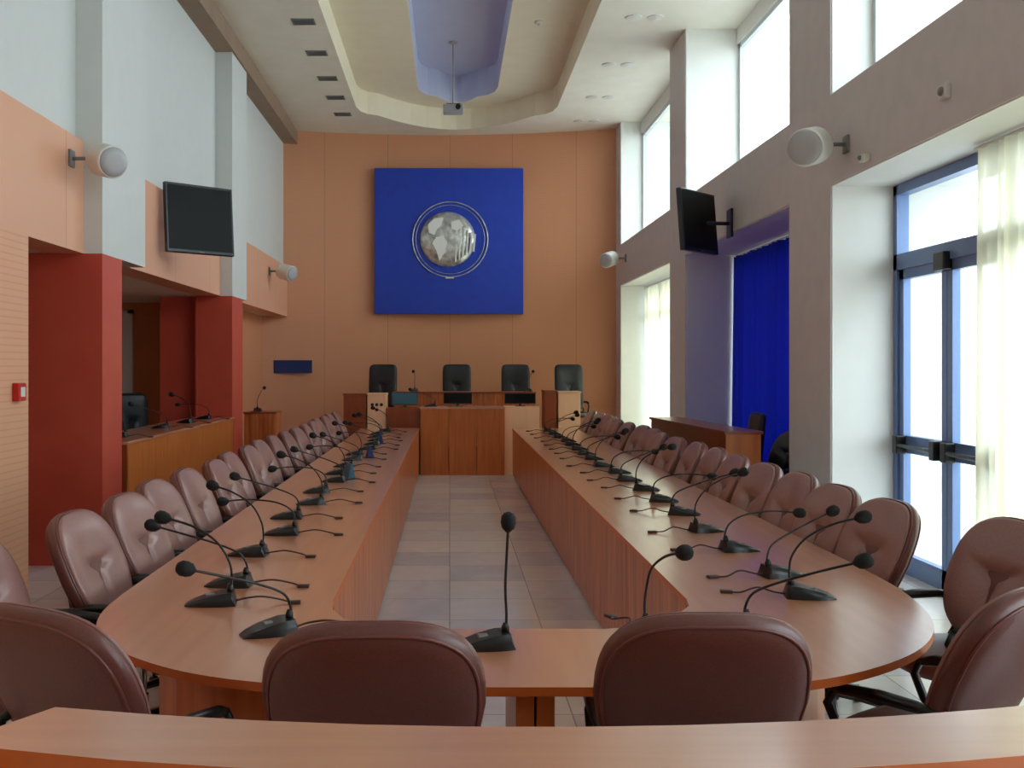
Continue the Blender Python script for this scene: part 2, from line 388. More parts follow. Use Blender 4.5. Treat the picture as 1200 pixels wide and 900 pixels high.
# glazed double door with side lights in the second bay
DX = 3.75; a, c = BAYS[1]
b = B()
for yy in (c-.04, 6.5, 5.3, a+.04): box(b, DX-.05, DX+.05, yy-.04, yy+.04, 0, 3.2)
box(b, DX-.05, DX+.05, a, c, 3.12, 3.2); box(b, DX-.05, DX+.05, a, c, 2.5, 2.63); box(b, DX-.05, DX+.05, a, 6.5, 0, .1)
dr = obj('door_1', b, 'frame'); dr['kind'] = 'structure'; dr['label'] = 'blue grey glazed double door with a transom light'
b = B(); box(b, DX-.004, DX+.004, a, c, 2.63, 3.12); box(b, DX-.004, DX+.004, a, 6.46, .1, 2.5); obj('pane', b, 'glass', dr)
for y0, y1 in ((7.345, 8.12), (6.54, 7.335)):
    b = B(); g = .075
    box(b, DX-.03, DX+.03, y0, y0+g, .01, 2.5); box(b, DX-.03, DX+.03, y1-g, y1, .01, 2.5)
    box(b, DX-.03, DX+.03, y0, y1, .01, .17); box(b, DX-.03, DX+.03, y0, y1, 2.42, 2.5); box(b, DX-.03, DX+.03, y0, y1, 1.0, 1.14)
    lf = obj('door_leaf', b, 'frame', dr)
    b = B(); box(b, DX-.004, DX+.004, y0+.05, y1-.05, .1, 2.45); obj('pane', b, 'glass', lf)
    b = B(); tube(b, [(DX-.09, y0+.08, 1.06), (DX-.09, y1-.08, 1.06)], .018, 8)
    box(b, DX-.11, DX-.03, y0+.04, y0+.12, .99, 1.14, 0, .008); box(b, DX-.11, DX-.03, y1-.12, y1-.04, .99, 1.14, 0, .008)
    obj('push_bar', b, 'black', lf)
b = B(); box(b, DX-.1, DX-.03, 7.26, 7.42, 2.42, 2.56, 0, .01); obj('door_closer', b, 'black', dr)

# ================================================================== curtains
def curtain(name, label, x, y0, y1, z0, z1, m, pitch=.11, amp=.035, rail=True):
    t = thing(name, label, 'curtain', (x, (y0+y1)/2, z0))
    b = B(); n = int((y1-y0)/pitch*8); hz = 6; rows = []
    rr = random.Random(int(x*100+y0*10))
    ph = [rr.uniform(-.5, .5) for _ in range(n+1)]
    for j in range(hz+1):
        z = (z1-z0)*j/hz; row = []
        for i in range(n+1):
            y = y0+(y1-y0)*i/n-(y0+y1)/2
            a = amp*(.75+.25*math.sin(i*.21+1))*(1.1-.3*j/hz)
            row.append(b.verts.new((a*math.sin(i*2*PI/8+.4*math.sin(i*.13+j*.15))+.012*math.sin(i*.31+j*.4), y, z)))
        rows.append(row)
    for j in range(hz):
        for i in range(n): b.faces.new((rows[j][i], rows[j][i+1], rows[j+1][i+1], rows[j+1][i]))
    o = obj('curtain_cloth', b, m, t, True)
    md = o.modifiers.new('thick', 'SOLIDIFY'); md.thickness = .002
    b = B(); tube(b, [(0, -(y1-y0)/2, z1-z0+.015), (0, (y1-y0)/2, z1-z0+.015)], .014, 8)
    obj('curtain_rail', b, 'plastic', t)
    return t
curtain('sheer_curtain', 'long cream sheer curtain beside the glazed door', 3.58, 4.2, 6.68, .02, 3.17, 'sheer')
curtain('sheer_curtain', 'cream sheer curtain in the farthest low window recess', 3.62, 14.25, 18.2, .02, 3.15, 'sheer')
curtain('blue_curtain', 'royal blue pleated curtain in the middle window recess', 3.86, 9.25, 13.22, .02, 3.175, 'bluecloth', .2, .065)

# ================================================================== conference table
def arcpts(pts): return pts
outer = [(-1.37, 15.25), (-1.37, 4.1), (-1.35, 3.82), (-1.29, 3.58), (-1.18, 3.37), (-1.02, 3.2), (-.83, 3.06), (-.62, 2.97), (-.4, 2.925), (-.15, 2.91),
         (.7, 2.91), (.93, 2.93), (1.15, 2.99), (1.36, 3.11), (1.55, 3.27), (1.7, 3.46), (1.81, 3.68), (1.88, 3.93), (1.93, 4.25), (1.95, 4.7), (1.95, 15.25)]
def smooth2(P):
    V2 = [Vector((x, y, 0)) for x, y in P]; Q = [V2[0]*2-V2[1]]+V2+[V2[-1]*2-V2[-2]]; out = []
    for i in range(1, len(Q)-2):
        for j in range(4):
            t = j/4; a, b_, c, d = Q[i-1:i+3]
            v = .5*((2*b_)+(c-a)*t+(2*a-5*b_+4*c-d)*t*t+(3*b_-a-3*c+d)*t**3); out.append((v.x, v.y))
    return out+[P[-1]]
outer = outer[:1]+smooth2(outer[1:10])+smooth2(outer[10:20])+outer[20:]
inner = [(.97, 15.25), (.97, 4.02), (.95, 3.9), (.88, 3.78), (.78, 3.66), (.68, 3.59), (.56, 3.56), (-.2, 3.56), (-.3, 3.6), (-.4, 3.7), (-.46, 3.85), (-.475, 4.0), (-.475, 15.25)]
tb = thing('conference_table', 'long U shaped conference table in orange cherry laminate', 'table', (.3, 9, 0))
def tobj(name, b, m, par=tb, **k):
    bmesh.ops.translate(b, vec=(-.3, -9, 0), verts=b.verts[:]) if par is tb else None
    return obj(name, b, m, par, **k)
b = B(); prism(b, outer+inner, .722, .75, 0, 1); tobj('tabletop', b, ['desk', 'edge'])
y = 4.05
while y < 15.1:                                # inner privacy panels
    y1 = min(y+1.38, 15.24)
    b = B(); box(b, .975, .995, y+.004, y1-.004, .03, .72, 0, .002); tobj('modesty_panel', b, 'panel')
    b = B(); box(b, -.50, -.48, y+.004, y1-.004, .03, .72, 0, .002); tobj('modesty_panel', b, 'panel')
    for xa, xb in ((1.0, 1.45), (-.95, -.505)):
        b = B(); box(b, xa, xb, y-.012, y+.012, 0, .72, 0, .002); tobj('side_panel', b, 'panel')
    y = y1
for pl in ([(.985, 4.04), (.96, 3.88), (.88, 3.77), (.78, 3.68)], [(-.49, 4.04), (-.47, 3.86), (-.41, 3.72), (-.3, 3.62)]):
    b = B(); ribbon(b, pl, .03, .72, .018); tobj('corner_panel', b, 'panel')
for pl in ([(-1.15, 4.0), (-1.1, 3.75), (-.98, 3.55), (-.82, 3.4), (-.62, 3.31), (-.5, 3.29)], [(.95, 3.2), (1.1, 3.25), (1.21, 3.38), (1.34, 3.6), (1.5, 3.95)]):
    b = B(); ribbon(b, pl, .03, .715, .018); tobj('curved_panel', b, 'honey')
for x0 in (.2, .262):
    b = B(); box(b, x0, x0+.055, 2.96, 3.52, 0, .72, 0, .003); tobj('side_panel', b, 'honey')
for x0 in (-.5, 1.0):
    b = B(); box(b, x0-.012, x0+.012, 3.3, 3.6, 0, .72, 0, .003); tobj('side_panel', b, 'panel')
b = B(); box(b, -.4, .85, 3.2, 3.24, .64, .715, 0, .003); tobj('cross_rail', b, 'panel')

# ================================================================== foreground ledge
def par(x, y0): return y0+.116*(x-.17)**2
xs = [-.812+i*(2.6+.812)/16 for i in range(17)]
far_ = [(x, par(x, 1.908)) for x in xs]; near_ = [(x, par(x, 1.68)) for x in [-1.0]+xs[1:]]
poly = [(-.895, 1.88)]+far_+near_[::-1]
bw = thing('barrier_desk', 'low curved wooden barrier desk across the very front', 'desk', (.9, 1.8, 0))
b = B(); prism(b, poly, .965, 1.0, 0, 1); bmesh.ops.translate(b, vec=(-.9, -1.8, 0), verts=b.verts[:]); obj('desk_top', b, ['deskx', 'edge'], bw)
b = B(); ribbon(b, [(x, par(x, 1.83)) for x in [-.86]+xs[1:]], 0, .965, .03); bmesh.ops.translate(b, vec=(-.9, -1.8, 0), verts=b.verts[:]); obj('front_panel', b, 'panel', bw)
b = B(); box(b, -.9, -.87, 1.72, 1.86, 0, .965); bmesh.ops.translate(b, vec=(-.9, -1.8, 0), verts=b.verts[:]); obj('end_panel', b, 'panel', bw)

# ================================================================== chairs
def sq(t, n):                                  # superellipse point
    c, s = math.cos(t), math.sin(t)
    return math.copysign(abs(c)**(2/n), c), math.copysign(abs(s)**(2/n), s)
def back_point(u, v, hw, hh, curve, taper):
    """u,v in [-1,1]: position on the reclined curved plane, local chair frame (facing +Y)"""
    x = u*hw*(1-taper*(-v if v < 0 else 0)); z = v*hh
    return x, curve*(u*u)*.5, z
def make_back(hw=.302, hh=.29, zc=.775, th=.095, tilt=.40, n=2.8, y0=-.245, curve=.07, taper=.12):
    R_ = Matrix.Rotation(tilt, 4, 'X')
    def place(x, y, z):
        v = R_ @ Vector((x, y, z)); return Vector((v.x, v.y+y0, v.z+zc))
    seg = 44
    shell = B(); rings = []
    prof = [(0, -1), (.35, -1), (.62, -.97), (.8, -.88), (.91, -.7), (.975, -.42), (1.0, 0), (.985, .3), (.95, .42)]
    def ring(bm, r, d):
        out = []
        for k in range(seg):
            c, s = sq(2*PI*k/seg, n); x, y, z = back_point(c*r, s*r, hw, hh, curve, taper)
            out.append(bm.verts.new(place(x, y+d*th/2, z)))
        return out
    for r, d in prof:
        rings.append([shell.verts.new(place(0, -th/2, 0))] if r == 0 else ring(shell, r, d))
    for i in range(len(rings)-1):
        for k in range(seg):
            if len(rings[i]) == 1: shell.faces.new((rings[0][0], rings[1][(k+1) % seg], rings[1][k]))
            else: shell.faces.new((rings[i][k], rings[i][(k+1) % seg], rings[i+1][(k+1) % seg], rings[i+1][k]))
    shell.faces.new(rings[-1])
    cush = B(); rad = [0, .12, .24, .36, .48, .6, .72, .82, .9, .95]; cr = []
    def tuft(u, v):
        d = .0
        g = lambda a, wdt: math.exp(-(a/wdt)**2)
        if v < .02: d += .034*g(u, .07)*min(1, (.02-v)*5+.3)
        d += .03*g(v-.02-.25*abs(u), .07)*max(0, 1-abs(u)*1.5)
        d += .02*g(math.hypot(u, v-.02), .12)
        return d
    for r in rad:
        if r == 0: cr.append([cush.verts.new(place(0, th*.5+.02-tuft(0, 0), 0))]); continue
        row = []
        for k in range(seg):
            c, s = sq(2*PI*k/seg, n); x, y, z = back_point(c*r, s*r, hw, hh, curve, taper)
            puff = .026*(1-(r/.95)**5)-tuft(c*r, s*r)*(1-(r/.95)**4)
            row.append(cush.verts.new(place(x, y+th*.2+.016+puff, z)))
        cr.append(row)
    for i in range(len(cr)-1):
        for k in range(seg):
            if len(cr[i]) == 1: cush.faces.new((cr[0][0], cr[1][k], cr[1][(k+1) % seg]))
            else: cush.faces.new((cr[i][k], cr[i+1][k], cr[i+1][(k+1) % seg], cr[i][(k+1) % seg]))
    row = []
    for k in range(seg):
        c, s = sq(2*PI*k/seg, n); x, y, z = back_point(c*.94, s*.94, hw, hh, curve, taper); row.append(cush.verts.new(place(x, y+th*.1, z)))
    for k in range(seg): cush.faces.new((cr[-1][k], row[k], row[(k+1) % seg], cr[-1][(k+1) % seg]))
    cush.faces.new(row[::-1])
    pip = B()
    for r, d in ((.935, -.62), (.965, .40)):
        pts = []
        for k in range(seg):
            c, s = sq(2*PI*k/seg, n); x, y, z = back_point(c*r, s*r, hw, hh, curve, taper); pts.append(place(x, y+d*th/2, z))
        loop_tube(pip, pts, .0055, 6)
    return shell, cush, pip
def slab(bm, hw, hd, z0, z1, n=3.2, seg=36, crown=.02, cy=0):
    prof = [(.0, z0), (.8, z0), (.95, z0+.01), (1, z0+(z1-z0)*.4), (.985, z1-.03), (.93, z1-.008), (.8, z1), (.4, z1+crown*.6), (0, z1+crown)]
    rings = []
    for r, z in prof:
        if r == 0: rings.append([bm.verts.new((0, cy, z))]); continue
        rings.append([bm.verts.new((sq(2*PI*k/seg, n)[0]*hw*r, cy+sq(2*PI*k/seg, n)[1]*hd*r, z)) for k in range(seg)])
    for i in range(len(rings)-1):
        A_, B_ = rings[i], rings[i+1]
        for k in range(seg):
            j = (k+1) % seg
            if len(A_) == 1: bm.faces.new((A_[0], B_[j], B_[k]))
            elif len(B_) == 1: bm.faces.new((A_[k], A_[j], B_[0]))
            else: bm.faces.new((A_[k], A_[j], B_[j], B_[k]))
def base_parts(t, chrome=False):
    b = B(); lathe(b, [(.03, .08), (.03, .22), (.022, .225), (.022, .40)], 14); obj('gas_column', b, 'chrome', t, 'auto')
    b = B(); lathe(b, [(.045, .075), (.05, .09), (.045, .125), (.032, .135)], 14)
    for k in range(5):
        a = 2*PI*k/5+.3; d = Vector((math.cos(a), math.sin(a), 0))
        tube(b, [d*.03+Vector((0, 0, .11)), d*.15+Vector((0, 0, .1)), d*.27+Vector((0, 0, .075))], [.024, .02, .014], 6)
    obj('star_base', b, 'black', t, 'auto')
    for k in range(5):
        a = 2*PI*k/5+.3; d = Vector((math.cos(a), math.sin(a), 0))
        b = B(); lathe(b, [(.02, -.02), (.027, -.015), (.027, .015), (.02, .02)], 12, d*.27+Vector((0, 0, .027)), Matrix.Rotation(a, 4, 'Z') @ Matrix.Rotation(PI/2, 4, 'X'))
        tube(b, [d*.27+Vector((0, 0, .04)), d*.27+Vector((0, 0, .08))], .008, 6)
        obj('caster', b, 'black', t, 'auto')
    b = B(); box(b, -.1, .1, -.12, .1, .39, .42, 0, .006); obj('seat_plate', b, 'black', t)
def make_chair(name, label, cat, leather='leather', front='leather_sheen', group=None, chromearm=False, **kw):
    t = thing(name, label, cat, (0, 0, 0), 0, group)
    sh, cu, pi_ = make_back(**kw)
    bk = obj('backrest', sh, leather, t, True)
    obj('back_cushion', cu, front, bk, True); obj('piping', pi_, 'piping' if leather == 'leather' else leather, bk, True)
    b = B(); slab(b, .255, .25, .42, .51, cy=.0); obj('seat', b, leather, t, True)
    for s in (-1, 1):
        b = B()
        pad = [(s*0.260, -.23, .655), (s*0.275, -.12, .672), (s*0.275, 0, .672), (s*0.270, .12, .66), (s*0.260, .17, .645)]
        tube(b, pad, [.014, .02, .022, .02, .012], 8)
        tube(b, [(s*0.260, .165, .645), (s*0.265, .19, .60), (s*0.260, .15, .52), (s*.26, .05, .43), (s*.2, .0, .41), (s*.08, -.02, .405)], [.013, .015, .016, .016, .014, .012], 8)
        tube(b, [(s*0.245, -.235, .655), (s*0.250, -.25, .60), (s*.265, -.2, .52), (s*.24, -.12, .43), (s*.1, -.06, .405)], [.012, .014, .015, .015, .012], 8)
        obj('armrest', b, 'black', t, True)
    b = B(); tube(b, [(0, -.06, .40), (0, -.2, .405), (0, -.275, .46), (0, -.31, .58), (0, -.33, .68)], [.02, .022, .02, .016, .012], 8); obj('back_bracket', b, 'black', t, True)
    base_parts(t)
    return t
proto = make_chair('swivel_chair', 'x', 'chair')
first = [True]
def chair(x, y, rz, label, group, src=None):
    if src is None and first[0]: o = proto; first[0] = False
    else: o = copy_tree(src or proto)
    o.location = (x, y, 0); o.rotation_euler = (0, 0, rz); o['label'] = label; o['category'] = 'chair'
    if group: o['group'] = group
    elif 'group' in o.keys(): del o['group']
    return o
GF = 'brown leather chairs round the near end'
# positions are given for the top of the back; the seat centre lies .395 in front of it
def chair_top(x, y, rz, label, group):
    d = .37; return chair(x-math.sin(rz)*d, y+math.cos(rz)*d, rz, label, group)
chair_top(-.2, 2.50, .02, 'brown leather chair seen from behind, left of centre at the front', GF)
chair_top(.70, 2.59, -.02, 'brown leather chair seen from behind, right of centre at the front', GF)
chair_top(-1.17, 2.66, -.5, 'brown leather chair turned inward at the near left corner of the table', GF)
chair_top(1.78, 2.92, .62, 'brown leather chair turned inward at the near right corner of the table', GF)
chair_top(-1.97, 3.82, -PI/2-.02, 'light grey looking leather chair cut by the left edge of the photo', GF)
chair_top(2.50, 4.22, PI/2+.12, 'dark leather chair cut by the right edge of the photo, below the sheer curtain', GF)
GL = 'brown leather chairs along the left side of the table'; GR = 'brown leather chairs along the right side of the table'
nleft = 17
rc = random.Random(3)
for i in range(nleft):
    yy = 4.45+i*.622
    extra = [', beside the red column', ''][0 if i == 0 else 1]
    lab = 'brown leather chair in front of the near red column, first of the left row' if i == 0 else (
        'brown leather chair at the rostrum end of the left row' if i == nleft-1 else '%s leather chair from the near end of the left table row' % ORD[i])
    chair_top(-1.74+rc.uniform(-.04, .03), yy+rc.uniform(-.012, .012), -PI/2+rc.uniform(-.06, .05), lab, GL)
for i in range(17):
    yy = 4.84+i*.622
    lab = 'brown leather chair in front of the glazed door, first of the right row' if i == 0 else (
        'brown leather chair at the rostrum end of the right row' if i == 16 else '%s leather chair from the near end of the right table row' % ORD[i])
    chair_top(2.2+rc.uniform(-.04, .04), yy+rc.uniform(-.012, .012), PI/2+rc.uniform(-.05, .07), lab, GR)

# ================================================================== microphones
def catmull(P, k=5):
    P = [Vector(p) for p in P]; Q = [P[0]]+P+[P[-1]]; out = []
    for i in range(1, len(Q)-2):
        for j in range(k):
            t = j/k; a, b_, c, d = Q[i-1], Q[i], Q[i+1], Q[i+2]
            out.append(.5*((2*b_)+(c-a)*t+(2*a-5*b_+4*c-d)*t*t+(3*b_-a-3*c+d)*t**3))
    out.append(P[-1]); return out
def mic_base(t):
    b = B()                                    # wedge: thick at the rear (x<0), low nose at the front (+x)
    prof = [(-.085, .0, .052), (-.07, .052, .056), (-.03, .05, .062), (.04, .034, .058), (.09, .018, .045), (.115, .006, .03)]
    rings = []
    for x, h, wd in prof:
        h = max(h, .006)
        rings.append([b.verts.new((x, yy, zz)) for yy, zz in ((-wd, 0), (-wd, h*.6), (-wd*.8, h), (wd*.8, h), (wd, h*.6), (wd, 0))])
    for i in range(len(rings)-1):
        for k in range(6): b.faces.new((rings[i][k], rings[i][(k+1) % 6], rings[i+1][(k+1) % 6], rings[i+1][k]))
    b.faces.new(rings[0]); b.faces.new(rings[-1][::-1])
    bmesh.ops.subdivide_edges(b, edges=b.edges[:], cuts=1, use_grid_fill=True, smooth=.2)
    mb = obj('microphone_base', b, 'black', t, 'auto')
    b = B(); box(b, .0, .035, -.018, .018, .030, .043, 0, .003); obj('talk_button', b, 'grey', mb)
def make_mic(path, cable=True):
    """local frame: +x points to the speaker's seat"""
    t = thing('gooseneck_microphone', 'x', 'microphone')
    mic_base(t)
    pts = catmull([(-.06, 0, .045)]+path)
    b = B(); tube(b, pts, .0048, 6); lathe(b, [(.014, 0), (.014, .02), (.008, .035)], 10, (-.06, 0, .045)); obj('gooseneck', b, 'neck', t, True)
    e = pts[-1]; d = (pts[-1]-pts[-3]).normalized(); q = Vector((0, 0, 1)).rotation_difference(d).to_matrix().to_4x4()
    b = B(); lathe(b, [(.006, -.024), (.012, -.018), (.022, -.008), (.027, .01), (.026, .028), (.017, .042), (.004, .047)], 14, e, q); obj('foam_capsule', b, 'matt', t, True)
    if cable:
        b = B(); tube(b, catmull([(-.08, 0, .012), (-.13, -.01, .02), (-.19, .02, .03), (-.26, .0, .012), (-.30, .03, .006)]), .004, 6)
        box(b, -.34, -.29, .015, .045, 0, .012, 0, .002); obj('cable', b, 'cable', t, True)
    return t
V = [make_mic([(-.065, 0, .08), (-.04, .0, .14), (.05, .01, .185), (.2, .02, .20), (.33, .02, .19)]),
     make_mic([(-.066, 0, .08), (-.035, .01, .14), (.07, .03, .19), (.20, .06, .235), (.31, .08, .27)]),
     make_mic([(-.066, 0, .1), (-.055, .0, .17), (.0, -.02, .25), (.1, -.04, .31), (.2, -.05, .34)]),
     make_mic([(-.064, 0, .1), (-.06, .0, .2), (-.065, .0, .31), (-.07, .0, .41)], False)]
used = set()
def mic(v, x, y, rz, label, group, z=.75):
    if v not in used: o = V[v]; used.add(v)
    else: o = copy_tree(V[v])
    o.location = (x, y, z); o.rotation_euler = (0, 0, rz); o['label'] = label; o['category'] = 'microphone'
    if group: o['group'] = group
    return o
GML = 'gooseneck microphones on the left table'; GMR = 'gooseneck microphones on the right table'; GMF = 'microphones at the near end of the table'
mic(3, .13, 3.33, PI+.15, 'black gooseneck microphone standing upright at the centre front of the table', GMF)
mic(2, .72, 3.42, -PI/2+.45, 'gooseneck microphone half hidden behind the right of the two front chairs', GMF)
mic(1, -.63, 3.50, PI+.45, 'gooseneck microphone just beyond the left of the two front chairs', GMF)
mic(1, 1.12, 3.50, -.5, 'gooseneck microphone on the right front curve, bent towards the corner chair', GMF)
mic(2, 1.47, 4.05, -.15, 'gooseneck microphone with low black base nearest the right curve of the table', GMR)
for i in range(17):
    yy = 4.45+i*.62+rc.uniform(-.05, .05)
    if i == 0: lab = 'second gooseneck microphone along the right table, next to the curve'
    else: lab = '%s gooseneck microphone from the near end of the right table' % ORD[min(i+1, 19)]
    mic([0, 1, 2][(i*2+1) % 3], 1.48+rc.uniform(-.03, .05), yy, rc.uniform(-.35, .25), lab, GMR)
mic(2, -.94, 3.93, PI+.12, 'gooseneck microphone with long black base nearest the left curve of the table', GML)
for i in range(17):
    yy = 4.28+i*.635+rc.uniform(-.05, .05)
    lab = '%s gooseneck microphone from the near end of the left table' % ORD[min(i+1, 19)]
    mic([1, 0, 2][(i*2) % 3], -.97+rc.uniform(-.05, .04), yy, PI+rc.uniform(-.3, .35), lab, GML)

# blue blocks added for the bluish reflections off the left microphone bases
def glint(x, y, rz, m, label):
    t = thing('glint_block', label, 'painted reflection', (x, y, .75), rz, 'blue blocks added for reflections on the left table')
    b = B(); prism(b, [(-.035, 0), (.035, 0), (.006, .125), (-.006, .125)], -.1, .1)
    xf(b, b.verts[:], (0, 0, 0), Matrix.Rotation(PI/2, 4, 'X')); obj('glint_wedge', b, m, t)
    b = B(); box(b, -.06, .06, -.11, .11, 0, .006, 0, .002); obj('glint_foot', b, 'black', t)
glint(-.86, 8.41, .3, 'tealmatt', 'teal block added for a reflection on the left table, nearest of three')
glint(-.84, 10.31, .2, 'blueglint', 'bright blue block added for a reflection on the left table, middle of three')
glint(-.86, 12.21, .1, 'blueglint', 'dark blue block added for a reflection on the left table, farthest of three')

# ================================================================== rostrum
b = B(); box(b, -2.9, 2.9, 16.05, 18.9, 0, .4); struct('rostrum_platform', b, 'panel_dark', 'raised wooden platform below the rear wall')
t = thing('rostrum_desk', 'orange wooden rostrum desk closing the far end of the U', 'desk', (.2, 15.8, 0))
def rel(b, o): bmesh.ops.translate(b, vec=-o.location, verts=b.verts[:]); return b
b = B()
for x0, x1 in ((-.46, -.02), (-.01, .42), (.43, .86)): box(b, x0, x1, 15.4, 15.43, .0, 1.04, 0, .003)
obj('front_panel', rel(b, t), 'honey', t)
b = B(); box(b, -.47, .87, 15.39, 15.95, 1.04, 1.07, 0, .004); obj('desk_top', rel(b, t), 'desk', t)
b = B(); box(b, -.46, -.43, 15.43, 15.95, 0, 1.04); obj('side_panel', rel(b, t), 'panel', t)
b = B(); box(b, .83, .86, 15.43, 15.95, 0, 1.04); obj('side_panel', rel(b, t), 'panel', t)
b = B(); box(b, -1.0, -.47, 15.55, 15.95, 0, 1.05, 0, .003); obj('wing', rel(b, t), 'panel_dark', t)
b = B(); box(b, .87, 1.42, 15.55, 15.95, 0, 1.07, 0, .003); obj('wing', rel(b, t), 'litwood', t)['label'] = 'wing to the right of the desk, gloss reflection painted into its colour'
t = thing('speakers_bench', 'long brown bench front behind the rostrum desk', 'bench desk', (.3, 16.8, .4))
b = B(); box(b, -.95, 1.45, 16.75, 16.78, .4, 1.25); obj('front_panel', rel(b, t), 'panel', t)
b = B(); box(b, -.97, 1.47, 16.72, 17.1, 1.25, 1.277, 0, .004); obj('desk_top', rel(b, t), 'panel_dark', t)
b = B(); box(b, -.95, -.92, 16.78, 17.08, .4, 1.25); obj('side_panel', rel(b, t), 'panel', t)
b = B(); box(b, 1.42, 1.45, 16.78, 17.08, .4, 1.25); obj('side_panel', rel(b, t), 'panel', t)
def cabinet(name, label, x0, x1, y0, y1, z0, z1, m, top='panel_dark', extra=None):
    t = thing(name, label, 'cabinet', ((x0+x1)/2, (y0+y1)/2, z0))
    b = B(); box(b, x0, x1, y0+.018, y1, z0+.05, z1-.025); obj('carcass', rel(b, t), m, t)
    b = B(); box(b, x0+.004, x1-.004, y0, y0+.018, z0+.06, z1-.03, 0, .002); obj('front_panel', rel(b, t), m, t)
    b = B(); box(b, x0-.01, x1+.01, y0-.012, y1, z1-.025, z1, 0, .003); obj('top', rel(b, t), top, t)
    b = B(); box(b, x0+.02, x1-.02, y0+.04, y1-.02, z0, z0+.05); obj('plinth', rel(b, t), m, t)
    return t
cabinet('side_cabinet', 'dark brown cabinet at the left end of the rostrum', -1.69, -1.33, 15.6, 16.0, 0, 1.28, 'panel_dark')
c_ = cabinet('side_cabinet', 'cabinet with dark sockets left of the rostrum, its lit face painted pale', -1.31, -1.01, 15.6, 16.0, 0, 1.28, 'litwood', 'litwood')
for dx in (-.07, .0, .075):
    for dz in ((1.10, 1.02) if dx == 0 else (1.10,)):
        b = B(); lathe(b, [(.018, 0), (.026, .004), (.026, .012), (.018, .014)], 12, (0, 0, 0), (PI/2, 0, 0)); bmesh.ops.translate(b, vec=(dx, -.2, dz), verts=b.verts[:]); obj('socket', b, 'black', c_, 'auto')
cabinet('side_cabinet', 'narrow dark brown cabinet at the right of the rostrum', 1.5, 1.70, 15.6, 16.0, 0, 1.33, 'panel_dark')
cabinet('side_cabinet', 'cabinet at the right end of the rostrum, bright gloss painted into its colour', 1.725, 2.08, 15.6, 16.0, 0, 1.31, 'litwood', 'litwood')
def monitor(label, x, y, z, wd, h, rz, m='screen'):
    t = thing('desktop_monitor', label, 'monitor', (x, y, z), rz, 'monitors on the rostrum desk')
    b = B(); box(b, -wd/2, wd/2, -.012, .016, .04, h, 0, .004); xf(b, b.verts[:], (0, 0, 0), (-.1, 0, 0)); hs = obj('housing', b, 'black' if m != 'alu' else 'alu', t)
    b = B(); box(b, -wd/2+.012, wd/2-.012, -.0155, -.0125, .055, h-.012); xf(b, b.verts[:], (0, 0, 0), (-.1, 0, 0)); obj('screen', b, m, hs)
    b = B(); box(b, -.08, .08, -.05, .07, 0, .01, 0, .003); box(b, -.02, .02, .0, .03, .0, .12, 0, .003); obj('stand', b, 'black', t)
monitor('black monitor at the middle of the rostrum desk', .13, 15.75, 1.07, .46, .22, 0)
monitor('black monitor at the right of the rostrum desk', 1.13, 15.75, 1.07, .5, .21, 0)
monitor('grey blue monitor on the left wing of the rostrum desk', -.72, 15.75, 1.05, .42, .24, .2, 'tealmatt')
# executive chairs
ex = make_chair('executive_chair', 'x', 'chair', 'blackleather', 'blackleather', None, hw=.26, hh=.42, zc=.93, th=.09, tilt=.1, n=8, y0=-.25, curve=.05, taper=.02)
GE = 'black executive chairs behind the rostrum'
for i, (x, yy, rz, z, lab) in enumerate([(-1.24, 17.65, PI-.1, .4, 'black high backed chair at the far left behind the rostrum'),
        (.13, 17.65, PI, .4, 'black high backed chair behind the middle of the rostrum'),
        (1.2, 17.65, PI, .4, 'black high backed chair right of the middle behind the rostrum'),
        (2.17, 17.45, PI+.1, .4, 'black high backed chair at the far right behind the rostrum')]):
    o = ex if i == 0 else copy_tree(ex)
    o.location = (x, yy, z); o.rotation_euler = (0, 0, rz); o['label'] = lab; o['category'] = 'chair'; o['group'] = GE
mic(2, -.62, 16.9, PI/2+.3, 'gooseneck microphone on the left of the speakers bench', 'microphones on the rostrum', 1.277)
mic(2, 1.36, 16.9, PI/2-.2, 'gooseneck microphone on the right of the speakers bench', 'microphones on the rostrum', 1.277)
mic(1, -.3, 15.6, PI, 'low gooseneck microphone on the left end of the rostrum desk', 'microphones on the rostrum', 1.07)

# ================================================================== emblem and sign on the rear wall
t = thing('wall_emblem', 'royal blue square board with a round silver globe emblem', 'emblem', (0, 19.12, 4.15))
b = B(); box(b, -1.465, 1.435, -.02, .03, -1.42, 1.42, 0, .006); obj('board', b, 'blue', t)
b = B(); loop_tube(b, [(.01+.73*math.cos(a*2*PI/64), -.035, .03+.73*math.sin(a*2*PI/64)) for a in range(64)], .011, 8)
loop_tube(b, [(.01+.67*math.cos(a*2*PI/64), -.03, .03+.67*math.sin(a*2*PI/64)) for a in range(64)], .005, 6); obj('outer_ring', b, 'silver', t, True)
b = B(); rr_ = random.Random(5)
lathe(b, [(.54, 0), (.53, .03), (.47, .07), (.36, .11), (.2, .135), (.04, .14)], 40, (-.04, -.02, .03), (PI/2, 0, 0)); obj('globe', b, 'silver', t, True)
def relief(pts, dz, y0, th=.02):
    b = B(); prism(b, pts, 0, th); xf(b, b.verts[:], (0, y0, 0), Matrix.Rotation(PI/2, 4, 'X')); return b
lands = [[(-.42, .30), (-.30, .42), (-.12, .44), (-.16, .30), (-.24, .22), (-.30, .10), (-.40, .14)], [(-.26, .06), (-.12, .08), (-.04, -.06), (-.10, -.24), (-.20, -.40), (-.26, -.2), (-.34, -.06)],
         [(.02, .34), (.18, .40), (.26, .28), (.14, .18), (.04, .22)]]
for p_ in lands: obj('continent', relief(p_, 0, -.13, .035), 'pale_silver', t)
